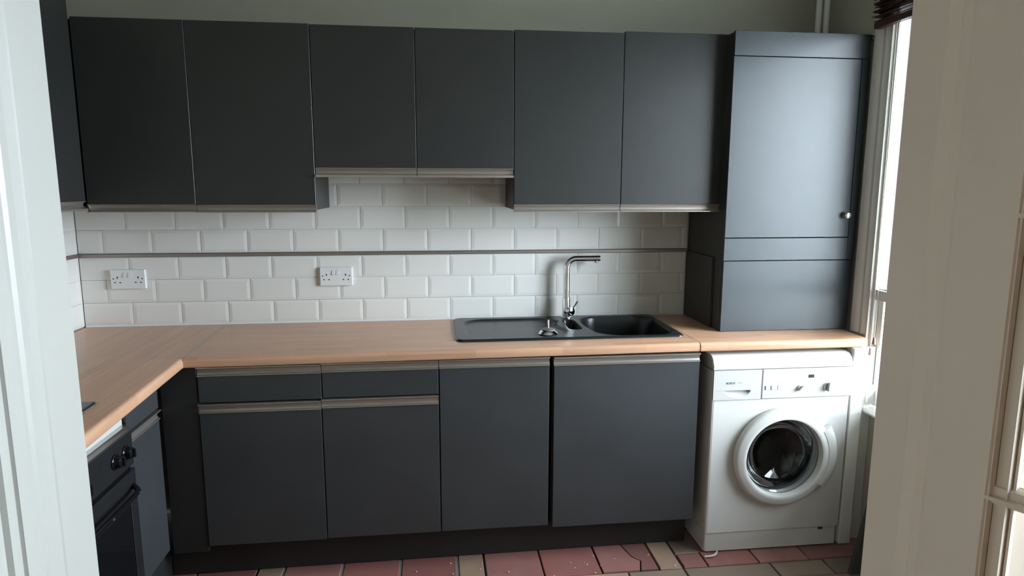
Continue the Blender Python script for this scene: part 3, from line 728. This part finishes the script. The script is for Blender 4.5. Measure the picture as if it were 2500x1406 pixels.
for (fx, fy) in ((MX0+.05, -.52), (MX1-.05, -.52), (MX0+.05, -.10), (MX1-.05, -.10)): obj('foot', lathe(NB(), [(0,-.004),(.02,-.004),(.02,.012),(0,.012)], (fx, fy, 0), 'Z', 16), 'hole', wm)
# lid with sloping front
bm = NB(); prism(bm, [(MY-.006, .7985), (MY-.007, .812), (MY+.004, .838), (MY+.018, .851), (MY+.04, .8555), (-.03, .8555), (-.03, .7985)], 'X', MX0-.002, MX1+.001)
bmesh.ops.bevel(bm, geom=[e for e in bm.edges if abs(e.verts[0].co.x-e.verts[1].co.x) < 1e-5 and (e.verts[0].co.y+e.verts[1].co.y)/2 < MY+.06], offset=.004, segments=2, affect='EDGES')
obj('lid', bm, 'enamel2', wm, smooth=40)
# detergent drawer with scoop handle
SCx, SCz, SW, SH = 2.762, .7110, .0560, .0315
loop = [(SCx+SW*math.cos(a), SCz+SH*math.sin(a)) for a in [math.pi + math.pi*i/20 for i in range(21)]]
top = [(SCx+SW*.5, SCz), (SCx, SCz+.0001), (SCx-SW*.5, SCz)]
def front_outline(dz0, dz1): return dz0, dz1
bm = NB(); plate_hole(bm, MX0+.004, 2.8635, .671, .7955, loop+top, (SCx, SCz-.010), MY-.006, MY+.012)
obj('detergent_drawer', bm, 'enamel2', wm)
bm = NB()
fr_ = [bm.verts.new((x, MY-.0055, z)) for x, z in loop]; bk_ = [bm.verts.new((SCx+(x-SCx)*.9, MY+.016, SCz-.001)) for x, z in loop]
for i in range(20): bm.faces.new((fr_[i], fr_[i+1], bk_[i+1], bk_[i]))
obj('scoop_handle', bm, 'enamel2', wm, smooth=True)
obj('scoop_shadow_gap', bx(SCx-.056, SCx+.056, MY+.010, MY+.018, SCz-.006, SCz+.006), 'hole', wm)
obj('drawer_line', bx(MX0+.004, SCx-.057, MY-.0064, MY-.0058, .7105, .7115), 'greyp', wm)
cp2 = obj('control_panel', bx(2.8660, MX1+.003, MY-.0075, MY+.012, .671, .7955, bev=.003), 'enamel2', wm)
def on(nm, bm, m, sm=False): 
    o_ = obj(nm, bm, m, None, smooth=sm); o_.parent = cp2; o_.location = -world_loc(wm); return o_
yp = MY-.0075
on('display', bx(3.064, 3.089, yp-.0006, yp+.001, .7545, .7680), 'disp')
for a, b in ((2.880, 2.899), (2.905, 2.9305), (2.9325, 2.958)): on('button', bx(a, b, yp-.003, yp+.001, .709, .7270, bev=.001), 'enamel2')
for xx in (2.916, 2.942): on('indicator_lamp', bx(xx-.0008, xx+.0008, yp-.0005, yp+.001, .7345, .7362), 'hole')
for q in range(4): on('indicator_lamp', bx(3.0795, 3.0815, yp-.0005, yp+.001, .7075+.0085*q, .7095+.0085*q), 'print')
for xx, zz, rr, dd, yaw in ((3.030, .7130, .0115, .016, .7), (3.149, .7140, .0165, .022, 0)):
    k = on('dial', lathe(NB(), [(rr+.001, 0), (rr, -.003), (rr*.95, -.006), (0, -.006)], (xx, yp, zz), 'Y', 28), 'enamel2', 40)
    bm = NB(); ca, sa = math.cos(yaw), math.sin(yaw)
    sh = [(-.0045, -rr*.95), (.0045, -rr*.95), (.0035, rr*.7), (0, rr*1.25), (-.0035, rr*.7)]
    prism(bm, [(xx+a*ca+b*sa, zz-a*sa+b*ca) for a, b in sh], 'Y', yp-.005, yp-dd)
    on('dial_grip', bm, 'greyp')
for (xx, zz, ln) in ((3.105, .7265, .016), (3.107, .7215, .013), (3.105, .7110, .020), (2.998, .722, .010), (2.998, .7165, .009), (2.882, .6930, .055), (3.088, .7075, .010), (2.885, .746, .010), (2.930, .746, .010)):
    on('panel_print', bx(xx, xx+ln, yp-.0003, yp+.0002, zz-.0005, zz+.0005), 'greyp')
text_part('BOSCH', .0118, (2.7115, MY-.0063, .7378), (math.radians(90), 0, 0), 'print', wm)
for xa, xb in ((2.7600, 2.7612), (2.7635, 2.7650), (2.7685, 2.7800)): obj('faded_print', bx(xa, xb, MY-.0064, MY-.0058, .7405, .7445), 'greyp', wm)
# door ring (porthole)
dc3 = (DC[0], 0, DC[1]); Yd = MY
pr_ = [(.209, Yd-.0005), (.2125, Yd-.006), (.2120, Yd-.020), (.2080, Yd-.028), (.199, Yd-.0325), (.182, Yd-.0370), (.174, Yd-.0385), (.168, Yd-.0365), (.164, Yd-.028), (.1605, Yd-.012), (.159, Yd+.004), (.162, Yd+.02), (.192, Yd+.015), (.199, Yd-.0005)]
dr_ = obj('porthole_door', lathe(NB(), pr_, dc3, 'Y', 96), 'enamel', wm, smooth=40)
def ond(nm, bm, m, sm=False):
    o_ = obj(nm, bm, m, None, smooth=sm); o_.parent = dr_; o_.location = -world_loc(wm); return o_
hp = [(.196, Yd-.028), (.1965, Yd-.0350), (.209, Yd-.0345), (.225, Yd-.0315), (.2360, Yd-.026), (.2420, Yd-.016), (.2400, Yd-.004), (.205, Yd-.004)]
bm = lathe(NB(), hp+[hp[0]], dc3, 'Y', 30, math.radians(-37), math.radians(33))
bmesh.ops.remove_doubles(bm, verts=bm.verts, dist=1e-6)
bmesh.ops.holes_fill(bm, edges=[e for e in bm.edges if len(e.link_faces) == 1], sides=20)
ond('door_handle', bm, 'enamel', 35)
ond('glass_bowl', lathe(NB(), [(.1600, Yd-.010), (.153, Yd-.004), (.145, Yd+.012), (.137, Yd+.040), (.120, Yd+.062), (.080, Yd+.078), (.040, Yd+.084), (0, Yd+.086)], dc3, 'Y', 64), 'doorglass', True)
ond('inner_ring', lathe(NB(), [(.1625, Yd-.016), (.1590, Yd-.014), (.1590, Yd-.008), (.1625, Yd-.006)], dc3, 'Y', 64), 'rubber', True)
obj('door_gasket', lathe(NB(), [(.197, Yd+.012), (.186, Yd+.030), (.172, Yd+.040), (.170, Yd+.052), (.176, Yd+.060), (.186, Yd+.062), (.205, Yd+.075)], dc3, 'Y', 64), 'rubber', wm, smooth=True)
obj('drum', lathe(NB(), [(.176, Yd+.078), (.186, Yd+.080), (.232, Yd+.092), (.234, Yd+.300), (.220, Yd+.330), (.10, Yd+.345), (0, Yd+.345)], dc3, 'Y', 72), 'drum', wm, smooth=40)
for a in (200, 320, 80):
    a = math.radians(a); e1 = Vector((math.cos(a), 0, math.sin(a))); e2 = Vector((-math.sin(a), 0, math.cos(a)))
    bm = NB(); secs = []
    for q in range(9):
        f = q/8; yy = Yd+.100+.19*f; hgt = .001 + .046*math.sin(math.pi*(.01+.93*f))**.8
        tw = .03*(f-.5); cc = Vector((DC[0], yy, DC[1])) + e1*.233 + e2*tw
        secs.append([bm.verts.new(cc + e2*s_*wd_ - e1*hh_) for s_, wd_, hh_ in ((-1, .030, 0), (-1, .014, hgt*.8), (-1, .006, hgt), (1, .006, hgt), (1, .014, hgt*.8), (1, .030, 0))])
    for A, B in zip(secs, secs[1:]):
        for i in range(6): bm.faces.new((A[i], A[(i+1) % 6], B[(i+1) % 6], B[i]))
    bm.faces.new(secs[0][::-1]); bm.faces.new(secs[-1])
    obj('drum_paddle', bm, 'paddle', wm, smooth=40)

# ================================================================== RIGHT-HAND BITS
o = obj('support_post', bx(3.264, 3.318, -.600, -.20, .0005, WT-.038, bev=.003), 'wood_white'); tag(o, 'white painted support panel between washing machine and window', 'panel')
# dark board leaning by the doorway
bm = NB(); prism(bm, [(3.172, .0), (3.345, .0), (3.374, .43), (3.262, .46)], 'Y', -.818, -.800)
tag(obj('leaning_board', bm, 'board'), 'dark grey board leaning towards the wall below the window', 'board')
# white plastic scrap and crumbs
pts = [(2.648, -.628, .0), (2.668, -.634, .004), (2.688, -.632, .006), (2.702, -.622, .007), (2.712, -.608, .010)]
bm = NB(); prev = None
for i, p in enumerate(pts):
    p = Vector(p); wv = Vector((.0, .0045, 0)); a = [bm.verts.new(p+wv), bm.verts.new(p-wv), bm.verts.new(p-wv+Vector((0,0,.002))), bm.verts.new(p+wv+Vector((0,0,.002)))]
    if prev:
        for q in range(4): bm.faces.new((prev[q], prev[(q+1) % 4], a[(q+1) % 4], a[q]))
    else: bm.faces.new(a)
    prev = a
bm.faces.new(prev)
tag(obj('plastic_strip', bm, 'scrap'), 'thin curled white plastic strip on the bricks before the washing machine', 'scrap')
bm = NB()
for _ in range(26):
    x = rnd.uniform(.95, 2.62); y_ = rnd.uniform(-.70, -.55); r_ = rnd.uniform(.0012, .0036)
    bmesh.ops.create_icosphere(bm, subdivisions=1, radius=r_, matrix=Matrix.Translation((x, y_, -.003+r_*.4)) @ Matrix.Diagonal((rnd.uniform(.8, 2), 1, .5, 1)))
o = obj('plaster_crumbs', bm, 'scrap'); o['kind'] = 'stuff'; o['label'] = 'white plaster crumbs scattered on the red floor tiles'; o['category'] = 'crumbs'
# blind
bl = thing('venetian_blind', 'dark brown wooden venetian blind drawn up at the window top', 'blind', (3.33, -1.1, 2.16))
zc_ = 2.172; y0b = -.462
obj('bottom_rail', bx(3.322, 3.352, -1.66, y0b-.002, 2.158, 2.182, bev=.002), 'blind', bl)
z_ = 2.187
for i in range(26):
    off = rnd.uniform(-.007, .007); til = rnd.uniform(-.30, .30); yo = rnd.uniform(-.012, .010)
    bm = NB(); box(bm, -.021, .021, -1.66, y0b+yo, 0, .0026)
    bmesh.ops.rotate(bm, verts=bm.verts, cent=(0, 0, 0), matrix=Matrix.Rotation(til, 3, 'Y')); bmesh.ops.rotate(bm, verts=bm.verts, cent=(0, -1.06, 0), matrix=Matrix.Rotation(rnd.uniform(-.006, .006), 3, 'X'))
    bmesh.ops.translate(bm, verts=bm.verts, vec=(3.337+off*.6, 0, z_)); obj('slat', bm, 'blind', bl); z_ += rnd.uniform(.0065, .0105)
obj('head_rail', bx(3.318, 3.356, -1.66, y0b+.004, z_+.006, z_+.05, bev=.002), 'blind', bl)
for (yc, xc, zt_) in ((-.583, 3.3445, .836), (-.600, 3.3455, .885)):
    k = obj('cord', tube(NB(), [(xc, yc+.012, 2.16), (xc, yc+.006, 1.6), (xc, yc, zt_+.030)], .0012, 6), 'cord', bl)
    h = obj('tassel', lathe(NB(), [(0, .032), (.003, .031), (.004, .028), (.0075, .002), (.006, 0), (0, 0)], (xc, yc, zt_), 'Z', 14), 'tassel', None, smooth=40); h.parent = k; h.location = -world_loc(bl)
